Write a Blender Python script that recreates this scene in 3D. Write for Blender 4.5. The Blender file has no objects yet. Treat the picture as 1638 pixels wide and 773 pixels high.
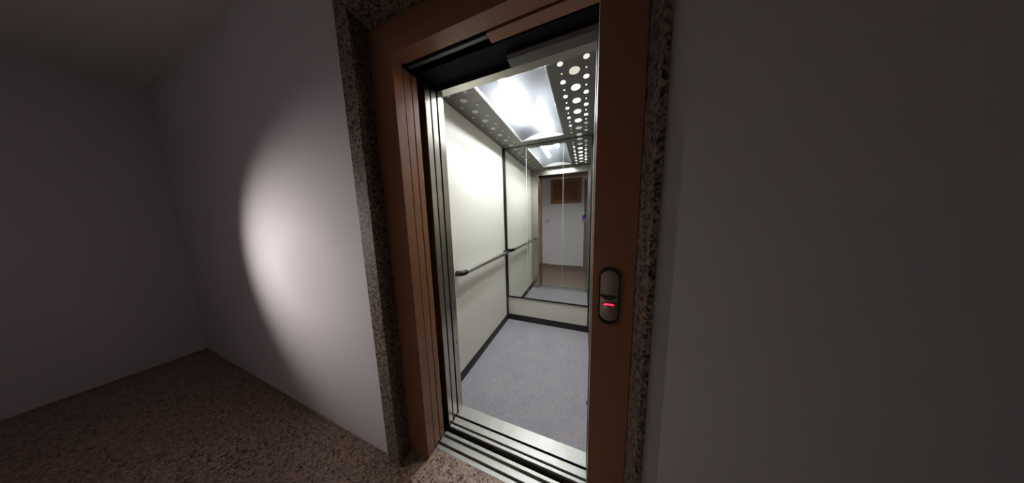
import bpy, bmesh, math, random
from mathutils import Vector, Matrix

random.seed(7)
SC = bpy.context.scene
COL = SC.collection
H = 1.30                      # the phone's lens is this high above the floor

# ------------------------------------------------------------------ camera
cam_d = bpy.data.cameras.new('camera')
cam_d.sensor_fit = 'HORIZONTAL'
cam_d.sensor_width = 36.0
cam_d.lens = 36.0 * 307.0 / 1638.0
cam_d.clip_start = 0.004
cam_d.clip_end = 60
cam = bpy.data.objects.new('camera', cam_d)
COL.objects.link(cam)
R = ((0.93467242, 0.02106304, -0.35488564),
     (0.35463468, -0.12525395, 0.92657741),
     (-0.02493429, -0.9919011, -0.1245411))   # columns: right, down, forward
cam.matrix_world = Matrix(((R[0][0], -R[0][1], -R[0][2], 0.0),
                           (R[1][0], -R[1][1], -R[1][2], 0.0),
                           (R[2][0], -R[2][1], -R[2][2], H),
                           (0, 0, 0, 1)))
SC.camera = cam

# ------------------------------------------------------------------ world, exposure
w = bpy.data.worlds.new('world')
SC.world = w
w.use_nodes = True
w.node_tree.nodes['Background'].inputs['Color'].default_value = (0.5, 0.5, 0.8, 1)
w.node_tree.nodes['Background'].inputs['Strength'].default_value = 0.0
SC.view_settings.view_transform = 'Standard'
SC.view_settings.look = 'None'
SC.view_settings.exposure = 0.0
SC.view_settings.gamma = 1.0
SC.view_settings.use_curve_mapping = False
cy = SC.cycles
cy.use_denoising = True
cy.max_bounces = 14
cy.diffuse_bounces = 6
cy.glossy_bounces = 8
cy.transmission_bounces = 8
cy.transparent_max_bounces = 10
cy.sample_clamp_indirect = 6.0
cy.caustics_reflective = True
cy.blur_glossy = 0.5

TUBE_STRENGTH = 218.0          # fluorescent tubes over the cabin diffuser
ADDED_SPOT_POWER = 70.0           # watts of the spotlight added to light the left wall
DISC_ON = 2.4

# ------------------------------------------------------------------ materials
def mat(name, color, rough=0.5, metal=0.0, spec=0.5, coat=0.0):
    m = bpy.data.materials.new(name)
    m.use_nodes = True
    b = m.node_tree.nodes['Principled BSDF']
    b.inputs['Base Color'].default_value = (*color, 1)
    b.inputs['Roughness'].default_value = rough
    b.inputs['Metallic'].default_value = metal
    b.inputs['Specular IOR Level'].default_value = spec
    b.inputs['Coat Weight'].default_value = coat
    return m

def N(m, kind, **kw):
    n = m.node_tree.nodes.new(kind)
    for k, v in kw.items():
        setattr(n, k, v)
    return n

def L(m, a, b):
    m.node_tree.links.new(a, b)

def bsdf(m):
    return m.node_tree.nodes['Principled BSDF']

def coords(m, scale=(1, 1, 1)):
    g = N(m, 'ShaderNodeNewGeometry')
    mp = N(m, 'ShaderNodeMapping')
    mp.inputs['Scale'].default_value = scale
    L(m, g.outputs['Position'], mp.inputs['Vector'])
    return mp.outputs['Vector']

def ramp(m, fac, stops, interp='LINEAR'):
    r = N(m, 'ShaderNodeValToRGB')
    r.color_ramp.interpolation = interp
    el = r.color_ramp.elements
    while len(el) > 1:
        el.remove(el[-1])
    el[0].position = stops[0][0]
    el[0].color = (*stops[0][1], 1)
    for p, c in stops[1:]:
        e = el.new(p)
        e.color = (*c, 1)
    L(m, fac, r.inputs['Fac'])
    return r.outputs['Color']

def bump(m, height, strength=0.2, dist=0.001):
    b = N(m, 'ShaderNodeBump')
    b.inputs['Strength'].default_value = strength
    b.inputs['Distance'].default_value = dist
    L(m, height, b.inputs['Height'])
    L(m, b.outputs['Normal'], bsdf(m).inputs['Normal'])

def noise(m, vec, scale, detail=2.0, rough=0.5):
    n = N(m, 'ShaderNodeTexNoise')
    n.inputs['Scale'].default_value = scale
    n.inputs['Detail'].default_value = detail
    n.inputs['Roughness'].default_value = rough
    L(m, vec, n.inputs['Vector'])
    return n.outputs['Fac']

def plaster(name, color):
    m = mat(name, color, 0.85, spec=0.2)
    v = coords(m)
    c = ramp(m, noise(m, v, 3.0, 3), [(0.3, tuple(x * 0.97 for x in color)), (0.7, color)])
    L(m, c, bsdf(m).inputs['Base Color'])
    bump(m, noise(m, v, 260, 3), 0.25, 0.0015)
    return m

def granite(name, tones, scale=170.0, rough=0.35):
    m = mat(name, tones[0], rough, spec=0.4)
    v = coords(m)
    dist = N(m, 'ShaderNodeTexNoise')
    dist.inputs['Scale'].default_value = 120
    L(m, v, dist.inputs['Vector'])
    mx = N(m, 'ShaderNodeVectorMath', operation='MULTIPLY_ADD')
    L(m, dist.outputs['Color'], mx.inputs[0])
    mx.inputs[1].default_value = (0.012, 0.012, 0.012)
    L(m, v, mx.inputs[2])
    vo = N(m, 'ShaderNodeTexVoronoi')
    vo.inputs['Scale'].default_value = scale
    L(m, mx.outputs[0], vo.inputs['Vector'])
    sep = N(m, 'ShaderNodeSeparateColor')
    L(m, vo.outputs['Color'], sep.inputs['Color'])
    add = N(m, 'ShaderNodeMath', operation='MULTIPLY_ADD')
    L(m, noise(m, v, 45, 3), add.inputs[0])
    add.inputs[1].default_value = 0.9
    sub = N(m, 'ShaderNodeMath', operation='MULTIPLY_ADD')
    L(m, sep.outputs['Red'], sub.inputs[0])
    sub.inputs[1].default_value = 0.85
    sub.inputs[2].default_value = -0.40
    L(m, sub.outputs[0], add.inputs[2])
    n = len(tones)
    c = ramp(m, add.outputs[0], [(i / n + 0.02, t) for i, t in enumerate(tones)])
    L(m, c, bsdf(m).inputs['Base Color'])
    return m

def wood(name, dark, light, scale=(60, 60, 2.2), rough=0.38, spec=0.45):
    m = mat(name, light, rough, spec=spec)
    v = coords(m, scale)
    f = noise(m, v, 1.6, 5, 0.6)
    c = ramp(m, f, [(0.25, dark), (0.75, light)])
    L(m, c, bsdf(m).inputs['Base Color'])
    bump(m, f, 0.05, 0.0005)
    return m

def steel(name, color, rough=0.28, scale=(900, 900, 6)):
    m = mat(name, color, rough, metal=1.0)
    v = coords(m, scale)
    f = noise(m, v, 1.0, 2)
    mr = N(m, 'ShaderNodeMapRange')
    mr.inputs['To Min'].default_value = rough - 0.02
    mr.inputs['To Max'].default_value = rough + 0.03
    L(m, f, mr.inputs['Value'])
    L(m, mr.outputs['Result'], bsdf(m).inputs['Roughness'])
    bump(m, f, 0.015, 0.0002)
    return m

def emit(name, color, strength, base=(0.8, 0.8, 0.8)):
    m = mat(name, base, 0.4)
    b = bsdf(m)
    b.inputs['Emission Color'].default_value = (*color, 1)
    b.inputs['Emission Strength'].default_value = strength
    return m

M = {}
M['plaster'] = plaster('white_plaster', (0.70, 0.665, 0.685))
M['plaster_back'] = plaster('lightened_white_plaster', (0.84, 0.825, 0.84))  # paler copy of the wall plaster, making up for weak light there
M['ceiling'] = plaster('ceiling_plaster', (0.72, 0.70, 0.69))
M['granite_floor'] = granite('pink_granite_floor', [(0.030, 0.024, 0.022), (0.19, 0.12, 0.09), (0.40, 0.265, 0.195), (0.50, 0.355, 0.27), (0.25, 0.18, 0.145)], 130)
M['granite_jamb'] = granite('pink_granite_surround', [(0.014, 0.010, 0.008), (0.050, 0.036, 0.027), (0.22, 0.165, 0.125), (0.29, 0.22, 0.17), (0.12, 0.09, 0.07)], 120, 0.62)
M['wood'] = wood('copper_brown_wood', (0.245, 0.105, 0.050), (0.275, 0.119, 0.057), rough=0.30)
M['hatch'] = wood('hatch_wood', (0.20, 0.085, 0.028), (0.30, 0.135, 0.048), (50, 50, 3))
M['hatch_frame'] = wood('hatch_frame_wood', (0.30, 0.14, 0.055), (0.38, 0.185, 0.075), (50, 50, 3))
M['steel'] = steel('brushed_steel', (0.45, 0.43, 0.385), 0.27)
M['steel_bright'] = steel('bright_steel', (0.70, 0.68, 0.65), 0.16)
M['cream'] = mat('cream_laminate', (0.80, 0.78, 0.685), 0.42, spec=0.35)
bump(M['cream'], noise(M['cream'], coords(M['cream']), 900, 2), 0.06, 0.0004)
M['black'] = mat('black_trim', (0.012, 0.010, 0.010), 0.45)
M['black_skirt'] = mat('black_skirting', (0.014, 0.012, 0.014), 0.5)
M['shaft'] = mat('unlit_shaft_black', (0.006, 0.006, 0.010), 0.7, spec=0.1)  # near-black colour standing in for the darkness of the unlit shaft
M['dark_metal'] = mat('dark_grey_metal', (0.10, 0.095, 0.085), 0.45, metal=0.6)
M['groove'] = mat('sill_groove', (0.11, 0.098, 0.070), 0.6, metal=0.3)
M['plastic_black'] = mat('black_plastic', (0.014, 0.013, 0.012), 0.32)
M['rail'] = steel('rail_steel', (0.62, 0.61, 0.58), 0.34, (200, 6, 200))
M['white_plastic'] = mat('white_plastic', (0.75, 0.75, 0.73), 0.4)
M['switch_grey'] = mat('grey_switch_rim', (0.20, 0.20, 0.21), 0.5)
M['grey_paint'] = mat('grey_door_paint', (0.22, 0.21, 0.21), 0.5)

# aluminium sill, fine ribs running along the opening
m = mat('ribbed_aluminium', (0.66, 0.66, 0.63), 0.38, metal=0.75)
v = coords(m)
wv = N(m, 'ShaderNodeTexWave', wave_type='BANDS', bands_direction='Y')
wv.inputs['Scale'].default_value = 75
L(m, v, wv.inputs['Vector'])
c = ramp(m, wv.outputs['Fac'], [(0.1, (0.50, 0.50, 0.48)), (0.6, (0.70, 0.70, 0.67))])
c2 = ramp(m, noise(m, v, 22, 4), [(0.40, (1, 1, 1)), (0.72, (0.93, 0.90, 0.78))])
mixc = N(m, 'ShaderNodeMixRGB', blend_type='MULTIPLY')
mixc.inputs['Fac'].default_value = 0.8
L(m, c, mixc.inputs['Color1'])
L(m, c2, mixc.inputs['Color2'])
L(m, mixc.outputs['Color'], bsdf(m).inputs['Base Color'])
bump(m, wv.outputs['Fac'], 0.4, 0.0008)
M['sill'] = m

# speckled grey floor covering
m = mat('grey_floor_covering', (0.24, 0.235, 0.27), 0.6, spec=0.3)
v = coords(m)
vo = N(m, 'ShaderNodeTexVoronoi')
vo.inputs['Scale'].default_value = 300
L(m, v, vo.inputs['Vector'])
sp = N(m, 'ShaderNodeSeparateColor')
L(m, vo.outputs['Color'], sp.inputs['Color'])
c = ramp(m, sp.outputs['Red'], [(0.0, (0.265, 0.252, 0.275)), (0.5, (0.355, 0.34, 0.37)), (1.0, (0.45, 0.43, 0.455))])
c2 = ramp(m, noise(m, v, 7, 4), [(0.3, (0.92, 0.92, 0.94)), (0.7, (1.05, 1.02, 1.0))])
mixc = N(m, 'ShaderNodeMixRGB', blend_type='MULTIPLY')
mixc.inputs['Fac'].default_value = 1.0
L(m, c, mixc.inputs['Color1'])
L(m, c2, mixc.inputs['Color2'])
L(m, mixc.outputs['Color'], bsdf(m).inputs['Base Color'])
bump(m, sp.outputs['Red'], 0.12, 0.0005)
M['carpet'] = m

M['ceil_panel'] = mat('grey_ceiling_steel', (0.135, 0.13, 0.118), 0.42, metal=0.35)
M['disc_off'] = mat('unlit_disc', (0.50, 0.50, 0.47), 0.45)
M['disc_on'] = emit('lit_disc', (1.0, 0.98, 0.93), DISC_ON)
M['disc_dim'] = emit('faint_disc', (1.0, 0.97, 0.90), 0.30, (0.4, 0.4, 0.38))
m = emit('glowing_grille_disc', (1.0, 0.95, 0.80), 0.62, (0.5, 0.48, 0.42))  # grille is no lamp; its cream tone is given as glow
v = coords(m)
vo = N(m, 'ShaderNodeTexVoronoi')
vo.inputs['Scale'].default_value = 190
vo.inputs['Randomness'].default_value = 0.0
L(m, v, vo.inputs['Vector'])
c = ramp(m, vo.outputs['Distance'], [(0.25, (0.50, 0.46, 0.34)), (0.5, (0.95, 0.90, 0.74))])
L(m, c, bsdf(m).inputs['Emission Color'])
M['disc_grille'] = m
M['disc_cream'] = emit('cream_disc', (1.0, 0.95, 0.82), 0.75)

# opal diffuser: real tubes shine through it
m = bpy.data.materials.new('opal_diffuser')
m.use_nodes = True
nt = m.node_tree
nt.nodes.remove(nt.nodes['Principled BSDF'])
out = nt.nodes['Material Output']
tr = nt.nodes.new('ShaderNodeBsdfTranslucent')
tr.inputs['Color'].default_value = (0.105, 0.110, 0.118, 1)
tp = nt.nodes.new('ShaderNodeBsdfTransparent')
df = nt.nodes.new('ShaderNodeBsdfDiffuse')
df.inputs['Color'].default_value = (0.85, 0.87, 0.90, 1)
m1 = nt.nodes.new('ShaderNodeMixShader')
m2 = nt.nodes.new('ShaderNodeMixShader')
m1.inputs[0].default_value = 0.65
m2.inputs[0].default_value = 0.20
nt.links.new(tr.outputs[0], m1.inputs[1])
nt.links.new(tp.outputs[0], m1.inputs[2])
nt.links.new(m1.outputs[0], m2.inputs[1])
nt.links.new(df.outputs[0], m2.inputs[2])
nt.links.new(m2.outputs[0], out.inputs['Surface'])
M['diffuser'] = m
M['tube'] = emit('fluorescent_tube', (0.93, 0.97, 1.0), TUBE_STRENGTH)
M['housing'] = mat('white_light_housing', (0.62, 0.63, 0.65), 0.6)
M['housing_lining'] = mat('blackened_housing', (0.010, 0.0105, 0.012), 0.8, spec=0.1)  # inside of the housing blackened so the diffuser shines less
M['end_plate'] = mat('diffuser_end_plate', (0.17, 0.162, 0.158), 0.5)
M['bulb'] = emit('lit_bulb', (1.0, 0.92, 0.86), 6.0)  # glow for the added spotlight
M['door_steel'] = steel('door_edge_steel', (0.52, 0.485, 0.43), 0.24)
M['mirror'] = mat('mirror_silver', (0.875, 0.90, 0.87), 0.0, metal=1.0)
M['mirror_edge'] = mat('mirror_cut_edge', (0.75, 0.78, 0.74), 0.25)
M['call_bezel'] = mat('dark_bezel', (0.020, 0.010, 0.007), 0.4)
M['call_plate'] = mat('satin_plate', (0.42, 0.35, 0.28), 0.36, metal=0.85)
M['call_recess'] = mat('painted_recess_shade', (0.05, 0.04, 0.033), 0.5, metal=0.5)  # shade of the notch painted as a dark metal tone
M['led'] = emit('red_led', (1.0, 0.012, 0.035), 5.0, (0.3, 0.02, 0.02))
M['led_window'] = mat('red_window', (0.16, 0.012, 0.012), 0.3)
M['display'] = mat('display_window', (0.30, 0.31, 0.29), 0.2)
M['display_digit'] = mat('display_segment', (0.14, 0.15, 0.14), 0.3)
M['skin'] = mat('skin', (0.52, 0.27, 0.19), 0.5)
M['sweater'] = mat('dark_sweater', (0.035, 0.036, 0.045), 0.9)
M['trousers'] = mat('denim', (0.05, 0.07, 0.13), 0.85)
M['shoe'] = mat('shoe', (0.03, 0.028, 0.026), 0.5)
M['hair'] = mat('hair', (0.035, 0.022, 0.014), 0.6)
M['phone_blue'] = mat('blue_phone', (0.035, 0.10, 0.42), 0.3, coat=0.5)
M['phone_dark'] = mat('phone_glass', (0.008, 0.009, 0.012), 0.1)

# ------------------------------------------------------------------ helpers
def box(bm, x0, x1, y0, y1, z0, z1, bev=0.0, seg=2):
    r = bmesh.ops.create_cube(bm, size=1.0)
    vs = r['verts']
    for q in vs:
        q.co = Vector(((x0 + x1) / 2 + q.co.x * (x1 - x0), (y0 + y1) / 2 + q.co.y * (y1 - y0), (z0 + z1) / 2 + q.co.z * (z1 - z0)))
    if bev > 0:
        es = list({e for q in vs for e in q.link_edges})
        bmesh.ops.bevel(bm, geom=es, offset=bev, segments=seg, affect='EDGES', profile=0.5)

def prism(bm, pts, axis, a, b, bev=0.0):
    """pts: outline in the plane across `axis`; swept from a to b."""
    def mk(p, t):
        if axis == 'z':
            return Vector((p[0], p[1], t))
        if axis == 'y':
            return Vector((p[0], t, p[1]))
        return Vector((t, p[0], p[1]))
    va = [bm.verts.new(mk(p, a)) for p in pts]
    vb = [bm.verts.new(mk(p, b)) for p in pts]
    fs = [bm.faces.new(va), bm.faces.new(vb[::-1])]
    n = len(pts)
    for i in range(n):
        j = (i + 1) % n
        fs.append(bm.faces.new((va[j], va[i], vb[i], vb[j])))
    bmesh.ops.recalc_face_normals(bm, faces=fs)
    if bev > 0:
        bmesh.ops.bevel(bm, geom=list({e for f in fs for e in f.edges}), offset=bev, segments=2, affect='EDGES', profile=0.5)

def tube(bm, pts, r, n=18, cap=True):
    """round bar along a polyline; r is one radius or one per point"""
    pts = [Vector(p) for p in pts]
    rs = r if isinstance(r, (list, tuple)) else [r] * len(pts)
    rings = []
    ref = None
    for i, p in enumerate(pts):
        d = (pts[min(i + 1, len(pts) - 1)] - pts[max(i - 1, 0)]).normalized()
        if ref is None:
            ref = Vector((0, 0, 1)) if abs(d.z) < 0.9 else Vector((1, 0, 0))
        a = (ref - d * ref.dot(d)).normalized()
        ref = a
        b = d.cross(a)
        rings.append([bm.verts.new(p + (a * math.cos(t) + b * math.sin(t)) * rs[i]) for t in (2 * math.pi * k / n for k in range(n))])
    for A, B in zip(rings, rings[1:]):
        for k in range(n):
            bm.faces.new((A[k], A[(k + 1) % n], B[(k + 1) % n], B[k]))
    if cap:
        bm.faces.new(rings[0][::-1])
        bm.faces.new(rings[-1])

def disc(bm, x, y, z, r, t=0.003, n=28):
    tube(bm, [(x, y, z), (x, y, z - t)], r, n)

def obj(name, bm, material, parent=None, smooth=None):
    bmesh.ops.recalc_face_normals(bm, faces=bm.faces[:])
    me = bpy.data.meshes.new(name)
    bm.to_mesh(me)
    bm.free()
    me.materials.append(M[material] if isinstance(material, str) else material)
    if smooth is not None:
        me.polygons.foreach_set('use_smooth', [True] * len(me.polygons))
        me.set_sharp_from_angle(angle=math.radians(smooth))
    o = bpy.data.objects.new(name, me)
    COL.objects.link(o)
    if parent is not None:
        o.parent = parent
        if parent.type == 'EMPTY':            # a part mesh already sits in world space
            o.matrix_parent_inverse = Matrix.Translation(parent.location).inverted()
    return o

def BM():
    return bmesh.new()

def one(name, material, parent, *a, bev=0.0, smooth=None):
    b = BM()
    box(b, *a, bev=bev)
    return obj(name, b, material, parent, smooth)

def thing(name, label, cat, loc=(0, 0, 0), group=None):
    o = bpy.data.objects.new(name, None)
    o.empty_display_size = 0.1
    COL.objects.link(o)
    o.location = loc
    tag(o, label, cat, group)
    return o

def tag(o, label, cat, group=None):
    o['label'] = label
    o['category'] = cat
    if group:
        o['group'] = group

def struct(name, bm, material, label=None, cat=None, parent=None):
    o = obj(name, bm, material, parent)
    if parent is None:
        o['kind'] = 'structure'
        o['label'] = label
        o['category'] = cat
    return o

def stadium(cx, cz, hw, hh, n=14):
    """upright pill outline in x,z"""
    pts = []
    for k in range(n + 1):
        t = math.pi * k / n
        pts.append((cx + hw * math.cos(t), cz + (hh - hw) + hw * math.sin(t)))
    for k in range(n + 1):
        t = math.pi + math.pi * k / n
        pts.append((cx + hw * math.cos(t), cz - (hh - hw) + hw * math.sin(t)))
    return pts

# ------------------------------------------------------------------ the landing shell
XL, XR = -3.70, 1.60
YB = -0.52
ZC = 2.50
WF = 0.596                                   # face of the white wall around the lift
b = BM(); box(b, XL - 0.1, XR + 0.1, YB - 0.2, 0.7165, -0.06, 0.0)
struct('floor', b, 'granite_floor', 'speckled pink granite floor of the landing', 'floor')
b = BM(); box(b, XL - 0.1, XR + 0.1, YB - 0.2, 0.72, ZC, ZC + 0.06)
struct('ceiling', b, 'ceiling', 'white plaster ceiling of the landing', 'ceiling')
b = BM(); box(b, XL - 0.1, -0.971, WF, 0.70, 0, ZC)
struct('wall_front_left', b, 'plaster', 'white plaster wall lit from the side, left of the lift door', 'wall')
b = BM(); box(b, 0.1715, XR + 0.1, WF, 0.70, 0, ZC)
struct('wall_front_right', b, 'plaster', 'white plaster wall in shade, right of the lift door', 'wall')
b = BM(); box(b, -0.971, 0.1715, WF, 0.70, 2.20, ZC)
struct('wall_front_top', b, 'plaster', 'white plaster wall above the granite lintel of the lift', 'wall')
b = BM(); box(b, XL - 0.1, XL, YB - 0.2, WF, 0, ZC)
struct('wall_left', b, 'plaster', 'white end wall closing the landing on its bright side', 'wall')
b = BM(); box(b, XR, XR + 0.1, YB - 0.2, WF, 0, ZC)
struct('wall_right', b, 'plaster', 'white end wall closing the landing on its shaded side', 'wall')
b = BM(); box(b, -0.85, XR, YB - 0.1, YB, 0, ZC)
struct('wall_back', b, 'plaster_back', 'white wall facing the lift, seen in its mirror', 'wall')
b = BM(); box(b, XL, -0.85, YB - 0.16, YB - 0.06, 0, ZC)
struct('wall_back_recess', b, 'plaster_back', 'white wall set slightly back, with the light switch, seen in the mirror', 'wall')

def baseboard(name, x0, x1, y0, y1, label, h=0.085):
    b = BM(); box(b, x0, x1, y0, y1, 0.0, h, bev=0.001)
    struct(name, b, 'granite_floor', label, 'baseboard')
baseboard('baseboard_back', -0.85, -0.04, YB, YB + 0.014, 'granite baseboard under the wooden wall hatch')
baseboard('baseboard_back_recess', XL, -0.85, YB - 0.06, YB - 0.046, 'granite baseboard under the light switch')
baseboard('baseboard_front_left', XL, -0.973, WF - 0.010, WF, 'low granite baseboard of the lit wall beside the lift', 0.013)
baseboard('baseboard_front_right', 0.174, XR, WF - 0.010, WF, 'low granite baseboard of the shaded wall beside the lift', 0.013)
baseboard('baseboard_left', XL, XL + 0.012, YB - 0.046, WF - 0.011, 'granite baseboard of the bright end wall', 0.013)

# granite surround
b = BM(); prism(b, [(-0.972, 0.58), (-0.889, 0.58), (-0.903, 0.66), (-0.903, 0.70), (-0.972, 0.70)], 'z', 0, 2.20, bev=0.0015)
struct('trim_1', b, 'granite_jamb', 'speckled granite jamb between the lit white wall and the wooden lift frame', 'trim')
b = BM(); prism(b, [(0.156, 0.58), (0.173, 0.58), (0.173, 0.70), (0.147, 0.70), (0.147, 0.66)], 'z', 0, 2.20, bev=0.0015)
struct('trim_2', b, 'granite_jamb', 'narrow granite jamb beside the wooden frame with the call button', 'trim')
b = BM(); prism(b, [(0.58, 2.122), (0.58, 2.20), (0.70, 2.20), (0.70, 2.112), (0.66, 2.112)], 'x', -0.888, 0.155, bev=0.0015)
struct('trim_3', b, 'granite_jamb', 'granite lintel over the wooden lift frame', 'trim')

# the grey door frame behind the photographer (its edge shows in the mirror)
d = BM(); box(d, -0.032, 0.045, YB, YB + 0.03, 0, 2.12, bev=0.003); box(d, 0.80, 0.88, YB, YB + 0.03, 0, 2.12, bev=0.003); box(d, 0.045, 0.80, YB, YB + 0.03, 2.045, 2.12, bev=0.003)
door = struct('door_1', d, 'grey_paint', 'grey door frame at the edge of the mirror reflection', 'door')
one('door_leaf', 'hatch', door, 0.047, 0.798, YB, YB + 0.018, 0.006, 2.043, bev=0.002)

# ------------------------------------------------------------------ wooden landing frame
fr = thing('elevator_door_frame', 'copper brown wooden frame around the open lift doorway', 'door frame', (-0.375, 0.685, 0))
XO0, XO1 = -0.772, 0.026
b = BM(); prism(b, [(-0.902, 0), (XO0, 0), (XO0, 1.989), (-0.902, 2.111)], 'y', 0.66, 0.709, bev=0.0015)
obj('jamb', b, 'wood', fr)
b = BM(); prism(b, [(XO1, 0), (0.146, 0), (0.146, 2.111), (XO1, 1.989)], 'y', 0.66, 0.709, bev=0.0015)
obj('jamb', b, 'wood', fr)
b = BM(); prism(b, [(-0.902, 2.111), (XO0, 1.989), (XO1, 1.989), (0.146, 2.111)], 'y', 0.66, 0.722, bev=0.0012)
obj('header', b, 'wood', fr)
b = BM(); box(b, -0.362, 0.09, 0.728, 0.774, 1.985, 2.10, bev=0.001)
obj('header_cover', b, 'wood', fr)
b = BM(); box(b, -0.95, -0.366, 0.7235, 0.738, 2.000, 2.10); box(b, -0.95, 0.20, 0.7745, 0.80, 2.03, 2.12)
obj('dark_track', b, 'shaft', fr)  # black boxes filling the unlit gap behind the header
b = BM(); box(b, -0.775, -0.366, 0.741, 0.757, 1.992, 2.02, bev=0.001)
o = obj('guide_rail', b, 'dark_metal', fr); o['label'] = 'aluminium door guide rail'

# two telescopic landing leaves, slid away: their wooden edges show
for y0, y1, lab in ((0.7125, 0.7525, 'wooden sliding landing door leaf stowed next to the frame, nearer the landing'),
                    (0.7565, 0.7895, 'wooden sliding landing door leaf stowed deeper, next to the black gap')):
    b = BM(); box(b, -1.15, -0.7735, y0, y1, 0.012, 1.975, bev=0.002)
    o = obj('landing_door_panel', b, 'wood')
    tag(o, lab, 'lift door', 'wooden landing door leaves')

# two telescopic car leaves
for y0, y1, lab in ((0.836, 0.872, 'steel car door leaf edge next to the black gap'),
                    (0.881, 0.919, 'steel car door leaf edge between the other leaf and the cabin front')):
    b = BM(); box(b, -1.15, -0.7735, y0, y1, 0.012, 1.995, bev=0.002)
    o = obj('car_door_panel', b, 'door_steel')
    tag(o, lab, 'lift door', 'steel car door leaves')

# sills
sl = thing('landing_sill', 'ribbed aluminium sill strip at the edge of the granite floor', 'sill', (-0.375, 0.763, 0))
b = BM(); box(b, -0.95, 0.20, 0.7175, 0.809, -0.06, -0.012)
obj('groove_channel', b, 'groove', sl)
for y0, y1 in ((0.7175, 0.7375), (0.7505, 0.778), (0.793, 0.809)):
    b = BM(); box(b, -0.775, 0.03, y0, y1, -0.012, 0.0, bev=0.0008)
    obj('sill_bar', b, 'sill', sl)

# ------------------------------------------------------------------ the cabin
CX0, CX1 = -0.907, 0.058
CY0, CY1 = 0.976, 2.166
CZ = H + 0.79
cab = thing('elevator_cabin', 'lift cabin with cream panels, grey floor and black trims', 'elevator', (-0.42, 1.57, 0))
b = BM(); box(b, CX0 - 0.02, CX1 + 0.02, 0.9125, CY1 + 0.02, -0.05, -0.003)
obj('floor_base', b, 'groove', cab)
b = BM(); box(b, CX0, CX1, 0.982, CY1, -0.003, 0.0)
o = obj('floor_covering', b, 'carpet', cab); o['label'] = 'speckled grey floor covering'
b = BM(); box(b, -1.0, 0.15, 0.839, 0.9125, -0.06, -0.012)
obj('sill_channel', b, 'groove', cab)
for y0, y1 in ((0.839, 0.854), (0.866, 0.900), (0.9125, 0.982)):
    b = BM(); box(b, -0.775, 0.03, y0, y1, -0.012, 0.0008, bev=0.0007)
    obj('car_sill', b, 'sill', cab)
b = BM(); box(b, CX0 - 0.02, CX0, CY0, CY1, 0.0, CZ)
o = obj('side_panel', b, 'cream', cab); o['label'] = 'cream laminate side panel'
b = BM(); box(b, CX1, CX1 + 0.02, CY0, CY1, 0.0, CZ)
o = obj('side_panel', b, 'steel', cab); o['label'] = 'brushed steel side panel'
b = BM(); box(b, CX0 - 0.02, CX1 + 0.02, CY1, CY1 + 0.02, 0.0, CZ)
o = obj('rear_panel', b, 'cream', cab); o['label'] = 'low cream rear panel under the mirror'
# front returns and transom
b = BM(); box(b, CX0 - 0.02, -0.7725, 0.930, CY0, 0.001, 1.992, bev=0.0015)
obj('front_return', b, 'door_steel', cab)
b = BM(); box(b, 0.029, CX1 + 0.02, 0.930, CY0, 0.001, 1.992, bev=0.0015)
obj('front_return', b, 'steel', cab)
b = BM(); box(b, CX0 - 0.02, CX1 + 0.02, 0.932, CY0 + 0.006, 1.993, CZ + 0.02, bev=0.0012)
o = obj('transom', b, 'steel', cab)
b = BM(); prism(b, [(0.878, 1.990), (0.930, 1.990), (0.930, 2.012), (0.872, 2.012), (0.867, 2.001)], 'x', -0.337, 0.10, bev=0.0008)
obj('hanger_cover', b, 'dark_metal', cab)
b = BM(); box(b, -1.05, 0.20, 0.815, 0.930, 2.014, 2.35)
obj('door_operator', b, 'shaft', cab)  # black box as backing for the unlit gap above the doors
# skirtings
b = BM(); box(b, CX0, CX0 + 0.006, CY0, CY1, 0, 0.075, bev=0.0008)
obj('skirting', b, 'black_skirt', cab)
b = BM(); box(b, CX0, CX1, CY1 - 0.006, CY1, 0, 0.073, bev=0.0008)
obj('skirting', b, 'black_skirt', cab)
b = BM(); box(b, CX1 - 0.004, CX1, CY0, CY1, 0, 0.075, bev=0.0008)
obj('skirting', b, 'black_skirt', cab)
# corner trims
b = BM(); box(b, CX0, CX0 + 0.0075, CY1 - 0.045, CY1, 0.073, CZ, bev=0.001); box(b, CX0, CX0 + 0.010, CY1 - 0.008, CY1, 0.073, CZ, bev=0.001)
obj('corner_trim', b, 'black', cab)
b = BM(); box(b, 0.043, CX1, CY1 - 0.009, CY1, 0.073, CZ, bev=0.001)
obj('corner_trim', b, 'black', cab)
b = BM(); box(b, CX0 + 0.01, 0.043, CY1 - 0.009, CY1, 0.299, 0.317, bev=0.001)
obj('mirror_trim', b, 'black', cab)
b = BM(); box(b, CX0 + 0.01, 0.043, CY1 - 0.008, CY1, CZ - 0.006, CZ, bev=0.0006)
obj('mirror_trim', b, 'black', cab)
# small fixings
b = BM(); tube(b, [(-0.7725, 0.955, 0.495), (-0.7695, 0.955, 0.495)], 0.0045, 12)
o = obj('screw', b, 'black', cab)
b = BM(); tube(b, [(0.029, 0.958, 0.335), (0.0245, 0.958, 0.335)], 0.009, 14)
obj('rubber_stop', b, 'plastic_black', cab)
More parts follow.
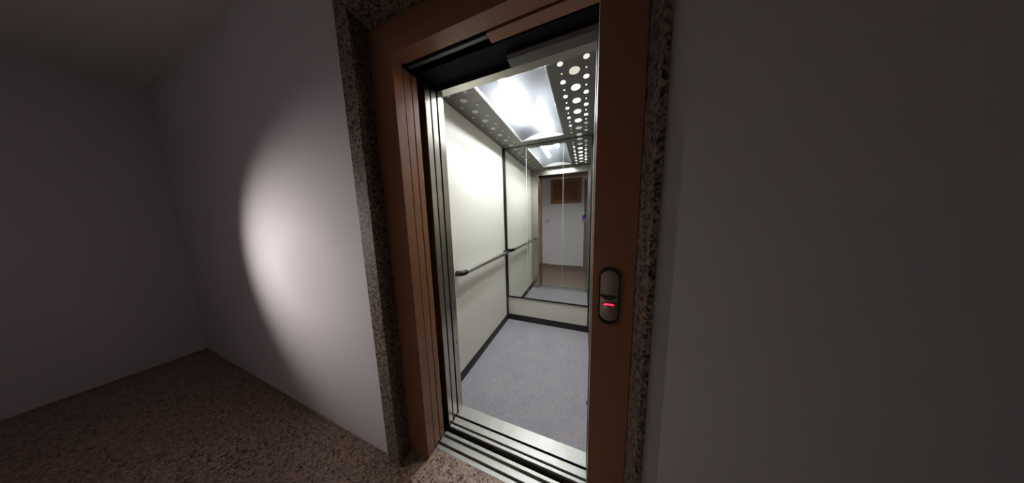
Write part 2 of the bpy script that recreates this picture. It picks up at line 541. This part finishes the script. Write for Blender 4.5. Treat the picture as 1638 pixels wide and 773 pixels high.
# ceiling: two steel bands beside the light, and bands in front and behind it
LX0, LX1 = -0.652, -0.208
LY0, LY1 = 1.115, 2.052
b = BM()
box(b, CX0 - 0.02, LX0, CY0, CY1 + 0.02, CZ, CZ + 0.015)
box(b, LX1, CX1 + 0.02, CY0, CY1 + 0.02, CZ, CZ + 0.015)
box(b, LX0, LX1, CY0, LY0, CZ, CZ + 0.015)
box(b, LX0, LX1, LY1, CY1 + 0.02, CZ, CZ + 0.015)
cp = obj('ceiling_panel', b, 'ceil_panel', cab)
cp['label'] = 'dark grey perforated ceiling panel'
P = 0.1485
for k in range(7):
    y = 1.21 + P * k
    b = BM(); disc(b, -0.073, y, CZ, 0.0285 if k == 0 else 0.0265)
    o = obj('ceiling_disc', b, 'disc_grille' if k == 0 else ('disc_on' if k < 5 else 'disc_dim'), cp)
    o['label'] = 'glowing cream loudspeaker grille' if k == 0 else ('lit round ceiling disc' if k < 5 else 'faint round ceiling disc')
    for x in (-0.012, -0.141):
        yy = 1.134 + P * k
        b = BM(); disc(b, x, yy, CZ, 0.0148 - 0.0006 * k * (x < -0.1))
        obj('ceiling_disc', b, 'disc_cream' if k == 0 else ('disc_on' if k < 6 - (x > -0.1) else 'disc_dim'), cp)
        if k < 6:
            b = BM(); disc(b, x, y, CZ, 0.0042, n=14)
            obj('ceiling_disc', b, 'disc_on' if 0 < k < 5 else 'disc_cream', cp)
    b = BM(); disc(b, -0.783, 1.20 + P * k, CZ, 0.0245)
    obj('ceiling_disc', b, 'disc_off', cp)
    for x, y0 in ((-0.721, 1.128), (-0.846, 1.121)):
        b = BM(); disc(b, x, y0 + P * k, CZ, 0.0125)
        obj('ceiling_disc', b, 'disc_off', cp)
        b = BM(); disc(b, x, y0 + 0.074 + P * k, CZ, 0.0035, n=12)
        if k < 6:
            obj('ceiling_disc', b, 'disc_off', cp)
        else:
            b.free()
# tiny screws along the ceiling edge
for x, y in ((-0.890, 1.07), (-0.885, 1.60), (0.035, 1.22), (0.035, 1.99)):
    b = BM(); disc(b, x, y, CZ, 0.003, 0.002, 10)
    obj('ceiling_screw', b, 'steel_bright', cp)

# the ceiling light: vaulted opal diffuser with two staggered tubes above
lt = thing('ceiling_light', 'bright vaulted opal light panel in the lift cabin ceiling', 'ceiling light', (-0.43, 1.58, CZ))
hw = (LX1 - LX0) / 2 - 0.010
mx = (LX0 + LX1) / 2
sag = 0.052
rad = (hw * hw + sag * sag) / (2 * sag)
arc = []
for k in range(25):
    x = -hw + 2 * hw * k / 24
    arc.append((mx + x, CZ + 0.002 + math.sqrt(rad * rad - x * x) - (rad - sag)))
b = BM()
rows = [[b.verts.new((x, y, z)) for x, z in arc] for y in (LY0 + 0.004, LY1 - 0.004)]
for k in range(24):
    b.faces.new((rows[0][k], rows[0][k + 1], rows[1][k + 1], rows[1][k]))
o = obj('diffuser', b, 'diffuser', lt, smooth=60)
for y0, y1 in ((LY0, LY0 + 0.004), (LY1 - 0.004, LY1)):
    b = BM(); prism(b, arc, 'y', y0, y1)
    obj('end_plate', b, 'end_plate', lt)
for x0, x1 in ((LX0, LX0 + 0.010), (LX1 - 0.010, LX1)):
    b = BM(); box(b, x0, x1, LY0, LY1, CZ - 0.004, CZ + 0.012, bev=0.0015)
    obj('edge_rail', b, 'rail', lt)
b = BM()
box(b, LX0 - 0.01, LX1 + 0.01, LY0 - 0.01, LY1 + 0.01, CZ + 0.20, CZ + 0.21)
box(b, LX0 - 0.015, LX0 - 0.008, LY0 - 0.01, LY1 + 0.01, CZ + 0.016, CZ + 0.20)
box(b, LX1 + 0.008, LX1 + 0.015, LY0 - 0.01, LY1 + 0.01, CZ + 0.016, CZ + 0.20)
box(b, LX0 - 0.01, LX1 + 0.01, LY0 - 0.015, LY0 - 0.008, CZ + 0.016, CZ + 0.20)
box(b, LX0 - 0.01, LX1 + 0.01, LY1 + 0.008, LY1 + 0.015, CZ + 0.016, CZ + 0.20)
obj('housing', b, 'housing_lining', lt)
for x, y0, y1 in ((-0.535, 1.24, 1.78), (-0.362, 1.62, 2.04)):
    b = BM()
    prof = [(0, 0.004), (0.006, 0.020), (0.02, 0.0255)]
    ys = [(y0 + d, r) for d, r in prof] + [(y1 - d, r) for d, r in prof[::-1]]
    tube(b, [(x, y, CZ + 0.120) for y, r in ys], [r for y, r in ys], 20)
    obj('tube', b, 'tube', lt, smooth=60)

# ------------------------------------------------------------------ mirror, handrail, display
mi = thing('wall_mirror', 'tall three-piece mirror on the rear wall of the lift above the cream strip', 'mirror', (-0.43, CY1 - 0.003, 0.317))
seams = [CX0 + 0.010, -0.633, -0.229, 0.043]
b = BM(); box(b, CX0 + 0.010, 0.043, CY1 - 0.0025, CY1 - 0.0005, 0.317, CZ - 0.006)
obj('mirror_backing', b, 'mirror_edge', mi)
for k in range(3):
    g0 = 0.0 if k == 0 else (0.0026 if k == 1 else 0.0018)
    g1 = 0.0 if k == 2 else (0.0026 if k == 0 else 0.0018)
    b = BM(); box(b, seams[k] + g0, seams[k + 1] - g1, CY1 - 0.0060, CY1 - 0.0030, 0.317, CZ - 0.006)
    obj('mirror_pane', b, 'mirror', mi)

RX, RZ = -0.858, H - 0.412
hr = thing('handrail', 'round steel handrail with black ends along the cream lift wall', 'handrail', (CX0, 1.63, RZ))
b = BM(); tube(b, [(RX, 1.225, RZ), (RX, 2.038, RZ)], 0.0190, 24)
obj('rail', b, 'rail', hr, smooth=50)
for y, s in ((1.225, 1), (2.038, -1)):
    b = BM()
    pts, rr = [], []
    for k in range(9):
        t = math.pi / 2 * k / 8
        pts.append((RX - 0.030 + 0.030 * math.cos(t), y - s * (0.022 + 0.030 * math.sin(t)), RZ))
        rr.append(0.0208)
    pts = [(RX, y + s * 0.004, RZ)] + pts + [(CX0 + 0.001, y - s * 0.052, RZ)]
    tube(b, pts, [0.0208] * len(pts), 24)
    obj('end_cap', b, 'plastic_black', hr, smooth=50)

dp = thing('floor_display', 'small grey floor display on the inner transom, seen in the mirror', 'display', (-0.03, CY0 + 0.008, H + 0.72))
b = BM(); box(b, -0.085, 0.012, CY0 + 0.0065, CY0 + 0.009, H + 0.715, H + 0.782, bev=0.0008)
obj('display_window', b, 'display', dp)
b = BM()
for cx in (-0.060, -0.018):
    for z in (H + 0.724, H + 0.748, H + 0.772):
        box(b, cx - 0.010, cx + 0.010, CY0 + 0.009, CY0 + 0.0098, z - 0.002, z + 0.002)
    for sx in (-0.012, 0.012):
        for z0, z1 in ((H + 0.726, H + 0.746), (H + 0.750, H + 0.770)):
            box(b, cx + sx - 0.002, cx + sx + 0.002, CY0 + 0.009, CY0 + 0.0098, z0, z1)
obj('display_segments', b, 'display_digit', dp)

# ------------------------------------------------------------------ call station on the wooden jamb
cs = thing('call_station', 'pill shaped satin call plate with glowing red arc on the wooden jamb', 'call button', (0.0755, 0.66, H - 0.258))
ccx, ccz = 0.0757, H - 0.2585
yf = 0.66
outer = stadium(ccx, ccz, 0.0305, 0.0955)
inner = stadium(ccx, ccz, 0.0255, 0.0850)
b = BM()
n = len(outer)
rings = []
for pts, y in ((outer, yf), (outer, yf - 0.004), (stadium(ccx, ccz, 0.0295, 0.0945), yf - 0.006), (stadium(ccx, ccz, 0.0262, 0.0857), yf - 0.006), (inner, yf - 0.002)):
    rings.append([b.verts.new((x, y, z)) for x, z in pts])
for A, B in zip(rings, rings[1:]):
    for i in range(n):
        j = (i + 1) % n
        b.faces.new((A[i], A[j], B[j], B[i]))
obj('bezel', b, 'call_bezel', cs, smooth=40)
# plate: upper half dished, lower half swelling out to the notch
b = BM()
zs0, zs1 = ccz - 0.0845, ccz + 0.0845
rows = []
zsplit = ccz + 0.002
NZ, NX = 48, 20
for i in range(NZ + 1):
    z = zs0 + (zs1 - zs0) * i / NZ
    dz = abs(z - ccz) - (0.0845 - 0.0255)
    half = 0.0255 if dz <= 0 else math.sqrt(max(0.0255 ** 2 - dz * dz, 1e-8))
    row = []
    for j in range(NX + 1):
        x = ccx - half + 2 * half * j / NX
        u = (x - ccx) / 0.0255
        zcut = zsplit - 0.013 * (1 - u * u)
        if z >= zsplit:
            d = 0.0016 + 0.0014 * (1 - u * u)
        elif z > zcut:
            d = 0.0002
        else:
            d = 0.0022 + 0.0042 * (1 - u * u) * max(0.0, 1 - (zcut - z) / 0.085)
        row.append(b.verts.new((x, yf - d, z)))
    rows.append(row)
for A, B in zip(rows, rows[1:]):
    for j in range(NX):
        b.faces.new((A[j], A[j + 1], B[j + 1], B[j]))
obj('face_plate', b, 'call_plate', cs, smooth=30)
# dark crescent between the two halves, the notch's shade put into its colour
b = BM()
cres = [(ccx - 0.0255 + 0.051 * k / 20, zsplit + 0.0015) for k in range(21)]
cres += [(ccx + 0.0255 - 0.051 * k / 20, zsplit - 0.0130 * (1 - (1 - 2 * k / 20) ** 2)) for k in range(1, 20)]
prism(b, cres, 'y', yf - 0.0042, yf - 0.0002)
obj('notch', b, 'call_recess', cs)

def arc_band(b, r0, r1, a0, a1, cx, cz, y0, y1, n=14):
    pts = [(cx + r1 * math.sin(a0 + (a1 - a0) * k / n), cz + r1 * math.cos(a0 + (a1 - a0) * k / n)) for k in range(n + 1)]
    pts += [(cx + r0 * math.sin(a1 + (a0 - a1) * k / n), cz + r0 * math.cos(a1 + (a0 - a1) * k / n)) for k in range(n + 1)]
    prism(b, pts, 'y', y0, y1)
b = BM(); arc_band(b, 0.0480, 0.0555, -0.37, 0.37, ccx, ccz - 0.0760, yf - 0.0082, yf - 0.003)
obj('lens', b, 'led_window', cs)
b = BM(); arc_band(b, 0.0495, 0.0535, -0.30, 0.28, ccx - 0.0005, ccz - 0.0760, yf - 0.0092, yf - 0.008)
o = obj('indicator_light', b, 'led', cs); o['label'] = 'glowing red indicator arc'
b = BM()
tube(b, [(ccx, yf - 0.0035, ccz - 0.041), (ccx, yf - 0.0072, ccz - 0.041), (ccx, yf - 0.0076, ccz - 0.041)], [0.0135, 0.0135, 0.0120], 28)
obj('push_button', b, 'call_plate', cs, smooth=40)

# ------------------------------------------------------------------ things on the wall opposite (seen in the mirror)
ht = thing('wall_hatch', 'square wooden hatch with panelled door high on the opposite wall, seen in the mirror', 'hatch', (-0.45, YB, H + 0.3))
hx0, hx1, hz0, hz1 = -0.80, -0.094, H + 0.298, H + 0.875
for nm, a in (('stile', (hx0, hx0 + 0.075, hz0, hz1)), ('stile', (hx1 - 0.075, hx1, hz0, hz1)),
              ('hatch_rail', (hx0 + 0.075, hx1 - 0.075, hz0, hz0 + 0.075)), ('hatch_rail', (hx0 + 0.075, hx1 - 0.075, hz1 - 0.075, hz1))):
    b = BM(); box(b, a[0], a[1], YB, YB + 0.024, a[2], a[3], bev=0.004)
    obj(nm, b, 'hatch_frame', ht)
b = BM(); box(b, hx0 + 0.070, hx1 - 0.070, YB, YB + 0.012, hz0 + 0.070, hz1 - 0.070)
obj('hatch_panel', b, 'hatch', ht)
b = BM(); tube(b, [(hx0 + 0.09, YB + 0.012, H + 0.58), (hx0 + 0.09, YB + 0.026, H + 0.58), (hx0 + 0.09, YB + 0.034, H + 0.58)], [0.006, 0.011, 0.007], 14)
obj('knob', b, 'steel_bright', ht, smooth=40)
sw = thing('light_switch', 'square white light switch on the recessed wall, seen in the mirror', 'light switch', (-0.905, YB - 0.06, H - 0.12))
b = BM(); box(b, -0.948, -0.862, YB - 0.06, YB - 0.052, H - 0.163, H - 0.077, bev=0.003)
obj('switch_plate', b, 'switch_grey', sw)
b = BM(); box(b, -0.934, -0.876, YB - 0.052, YB - 0.047, H - 0.149, H - 0.091, bev=0.002)
obj('rocker', b, 'white_plastic', sw)

# unseen shaded spotlight on the recessed wall, added to light the wall beside the lift
YW = YB - 0.06
LP = Vector((-2.50, YW + 0.16, 1.28))
aim = (Vector((-1.60, WF, 1.02)) - LP).normalized()
lp = thing('added_wall_spot', 'small unseen spotlight added on the recessed wall to light the white wall by the lift', 'added lamp', (LP.x, YW, LP.z))
b = BM(); tube(b, [(LP.x, YW + d, LP.z) for d in (0, 0.018, 0.026)], [0.05, 0.05, 0.035], 28)
tube(b, [(LP.x, YW + 0.02, LP.z), LP - aim * 0.075], 0.010, 14)
obj('lamp_base', b, 'steel_bright', lp, smooth=40)
b = BM()
tube(b, [LP - aim * 0.08, LP - aim * 0.07, LP - aim * 0.02, LP + aim * 0.045, LP + aim * 0.044, LP - aim * 0.02, LP - aim * 0.05],
     [0.018, 0.030, 0.042, 0.060, 0.057, 0.039, 0.025], 28)
obj('lamp_shade', b, 'steel_bright', lp, smooth=50)
b = BM(); bmesh.ops.create_uvsphere(b, u_segments=20, v_segments=12, radius=0.022, matrix=Matrix.Translation(LP - aim * 0.018))
obj('bulb', b, 'bulb', lp, smooth=80)
ld = bpy.data.lights.new('added_spot_light', 'SPOT')
ld.energy = ADDED_SPOT_POWER
ld.color = (1.0, 0.90, 0.88)
ld.spot_size = math.radians(76)
ld.spot_blend = 1.0
ld.shadow_soft_size = 0.03
lo = bpy.data.objects.new('added_spot_light', ld)
COL.objects.link(lo)
lo.location = LP + aim * 0.05
lo.rotation_euler = aim.to_track_quat('-Z', 'Y').to_euler()

# ------------------------------------------------------------------ the photographer (hand and phone show in the mirror)
def skin_mesh(name, chains, material, parent, sub=2):
    """chains: list of [(point, radius_x, radius_y)...]; each later chain starts at an index of an earlier vertex"""
    me = bpy.data.meshes.new(name)
    vs, es, rs = [], [], []
    for start, pts in chains:
        prev = start
        for p, rx, ry in pts:
            vs.append(p); rs.append((rx, ry))
            if prev is not None:
                es.append((prev, len(vs) - 1))
            prev = len(vs) - 1
    me.from_pydata(vs, es, [])
    o = bpy.data.objects.new(name, me)
    COL.objects.link(o)
    sk = o.modifiers.new('skin', 'SKIN')
    sk.use_smooth_shade = True
    for i, d in enumerate(me.skin_vertices[0].data):
        d.radius = rs[i]
        d.use_root = (i == 0)
    sb = o.modifiers.new('sub', 'SUBSURF')
    sb.levels = sb.render_levels = sub
    dg = bpy.context.evaluated_depsgraph_get()
    dg.update()
    fin = bpy.data.meshes.new_from_object(o.evaluated_get(dg))
    bpy.data.objects.remove(o)
    fin.name = name
    fin.materials.clear()
    fin.materials.append(M[material])
    fin.polygons.foreach_set('use_smooth', [True] * len(fin.polygons))
    r = bpy.data.objects.new(name, fin)
    COL.objects.link(r)
    if parent is not None:
        r.parent = parent
        r.matrix_parent_inverse = Matrix.Translation(parent.location).inverted()
    return r

PX, PY = 0.47, -0.27
pr = thing('person', 'person holding up the blue phone, only a hand shows in the mirror', 'person', (PX, PY, 0))
def q(x, y, z, rx, ry=None):
    return ((x, y, z), rx, rx if ry is None else ry)
wr = (0.062, -0.075, H - 0.150)
body = [
    (None, [q(PX, PY, 0.92, .095, .08), q(PX, PY, 1.08, .095, .08), q(PX, PY, 1.25, .115, .09), q(PX, PY - .005, 1.38, .11, .085),
            q(PX, PY - .005, 1.46, .055), q(PX, PY + .005, 1.52, .05), q(PX, PY + .02, 1.585, .068, .078), q(PX, PY + .02, 1.66, .078, .090), q(PX, PY + .012, 1.72, .055, .065)]),
    (3, [q(PX - .17, PY, 1.385, .052), q(PX - .21, PY + .01, 1.25, .046), q(PX - .235, PY + .02, 1.10, .040),
         q(PX - .31, PY + .10, 1.10, .036), q(wr[0], wr[1], wr[2], .026, .022), q(0.036, -0.054, H - 0.118, .016, .024)]),
    (3, [q(PX + .17, PY, 1.385, .052), q(PX + .21, PY, 1.22, .046), q(PX + .225, PY + .005, 1.08, .040), q(PX + .225, PY + .05, .86, .028),
         q(PX + .222, PY + .07, .80, .022, .030), q(PX + .22, PY + .085, .72, .014, .028)]),
    (0, [q(PX - .095, PY, .84, .075), q(PX - .10, PY + .01, .50, .060), q(PX - .105, PY - .01, .28, .055), q(PX - .105, PY - .02, .09, .038), q(PX - .105, PY + .09, .045, .035, .030)]),
    (0, [q(PX + .095, PY, .84, .075), q(PX + .10, PY + .01, .50, .060), q(PX + .105, PY - .01, .28, .055), q(PX + .105, PY - .02, .09, .038), q(PX + .105, PY + .09, .045, .035, .030)]),
]
palm = 14      # vertex index of the palm
# fingers go round the back of the phone, the thumb runs up its near edge
fz = (-0.082, -0.101, -0.119, -0.136)
ln = (0.92, 1.0, 0.95, 0.78)
for z, l in zip(fz, ln):
    body.append((palm, [q(0.022, -0.026, H + z - .004, .0088), q(0.014, -0.002, H + z, .0080), q(0.014 - .036 * l, 0.0005, H + z + .004, .0082),
                        q(0.014 - .062 * l, -0.001, H + z + .006, .0076), q(0.014 - .078 * l, -0.0055, H + z + .007, .0066)]))
body.append((palm, [q(0.034, -0.040, H - .092, .0120), q(0.028, -0.033, H - .066, .0105), q(0.016, -0.030, H - .045, .0095), q(0.002, -0.030, H - .034, .0080)]))
bd = skin_mesh('body', body, 'skin', pr)
sweater = [
    (None, [q(PX, PY, 0.85, .160, .128), q(PX, PY, 1.08, .135, .110), q(PX, PY, 1.25, .150, .120), q(PX, PY - .005, 1.385, .120, .10), q(PX, PY - .003, 1.45, .066)]),
    (3, [q(PX - .17, PY, 1.39, .066), q(PX - .212, PY + .01, 1.25, .060), q(PX - .238, PY + .02, 1.095, .054), q(PX - .31, PY + .10, 1.10, .048), q(wr[0] + .028, wr[1] - .004, wr[2] - .004, .036)]),
    (3, [q(PX + .17, PY, 1.39, .066), q(PX + .212, PY, 1.22, .060), q(PX + .228, PY + .005, 1.08, .054), q(PX + .226, PY + .048, .88, .038)]),
]
skin_mesh('sweater', sweater, 'sweater', pr)
tro = [
    (None, [q(PX, PY, 1.02, .125, .100), q(PX, PY, 0.87, .148, .118)]),
    (1, [q(PX - .095, PY, .80, .104), q(PX - .10, PY + .01, .50, .075), q(PX - .105, PY - .012, .10, .062)]),
    (1, [q(PX + .095, PY, .80, .104), q(PX + .10, PY + .01, .50, .075), q(PX + .105, PY - .012, .10, .062)]),
]
skin_mesh('trousers', tro, 'trousers', pr)
for s in (-1, 1):
    b = BM()
    x = PX + s * .105
    prof = [(-.085, .036, .075), (-.06, .042, .09), (0, .043, .10), (.06, .046, .075), (.12, .047, .055), (.165, .036, .042)]
    rings = []
    for dy, hwid, hz in prof:
        rings.append([b.verts.new((x + hwid * math.cos(t), PY + dy, max(0.001, hz * 0.5 + hz * 0.5 * math.sin(t)) if math.sin(t) > -0.6 else 0.001)) for t in (2 * math.pi * k / 16 for k in range(16))])
    for A, B in zip(rings, rings[1:]):
        for k in range(16):
            b.faces.new((A[k], A[(k + 1) % 16], B[(k + 1) % 16], B[k]))
    b.faces.new(rings[0]); b.faces.new(rings[-1][::-1])
    obj('shoe', b, 'shoe', pr, smooth=50)
b = BM()
bmesh.ops.create_uvsphere(b, u_segments=28, v_segments=18, radius=1.0)
for vtx in b.verts:
    c = vtx.co.copy()
    vtx.co = Vector((PX + c.x * .092, PY + .008 + c.y * .108, 1.665 + c.z * .105))
bmesh.ops.delete(b, geom=[vtx for vtx in b.verts if vtx.co.z < 1.60 or (vtx.co.y > PY + .05 and vtx.co.z < 1.71)], context='VERTS')
obj('hair', b, 'hair', pr, smooth=80)
hd = (PX, PY + .02, 1.63)
b = BM()
tube(b, [(hd[0], hd[1] + .074, 1.668), (hd[0], hd[1] + .096, 1.640), (hd[0], hd[1] + .102, 1.625), (hd[0], hd[1] + .080, 1.618)], [.007, .011, .013, .009], 14)
obj('nose', b, 'skin', pr, smooth=60)
for s in (-1, 1):
    b = BM()
    tube(b, [(hd[0] + s * .074, hd[1] - .005, 1.60), (hd[0] + s * .084, hd[1] - .010, 1.63), (hd[0] + s * .078, hd[1] - .008, 1.665)], [.008, .014, .010], 12)
    obj('ear', b, 'skin', pr, smooth=60)
for s in (-1, 1):
    b = BM(); bmesh.ops.create_uvsphere(b, u_segments=16, v_segments=10, radius=0.012, matrix=Matrix.Translation((hd[0] + s * .031, hd[1] + .074, 1.658)))
    obj('eye', b, 'white_plastic', pr, smooth=80)
b = BM(); tube(b, [(hd[0] - .024, hd[1] + .072, 1.588), (hd[0], hd[1] + .082, 1.586), (hd[0] + .024, hd[1] + .072, 1.588)], [.003, .007, .003], 10)
obj('mouth', b, 'led_window', pr, smooth=60)

ph = thing('smartphone', 'blue smartphone held up in the hand, seen in the lift mirror', 'phone', (-0.025, -0.014, H - 0.125))
b = BM(); box(b, -0.062, 0.012, -0.0185, -0.0105, H - 0.140, H + 0.012, bev=0.0035, seg=3)
obj('phone_body', b, 'phone_blue', ph, smooth=40)
b = BM(); box(b, -0.026, 0.008, -0.0108, -0.0085, H - 0.026, H + 0.008, bev=0.001)
obj('camera_bump', b, 'phone_dark', ph)
b = BM(); box(b, -0.059, 0.009, -0.0192, -0.0184, H - 0.137, H + 0.009)
obj('screen', b, 'phone_dark', ph)
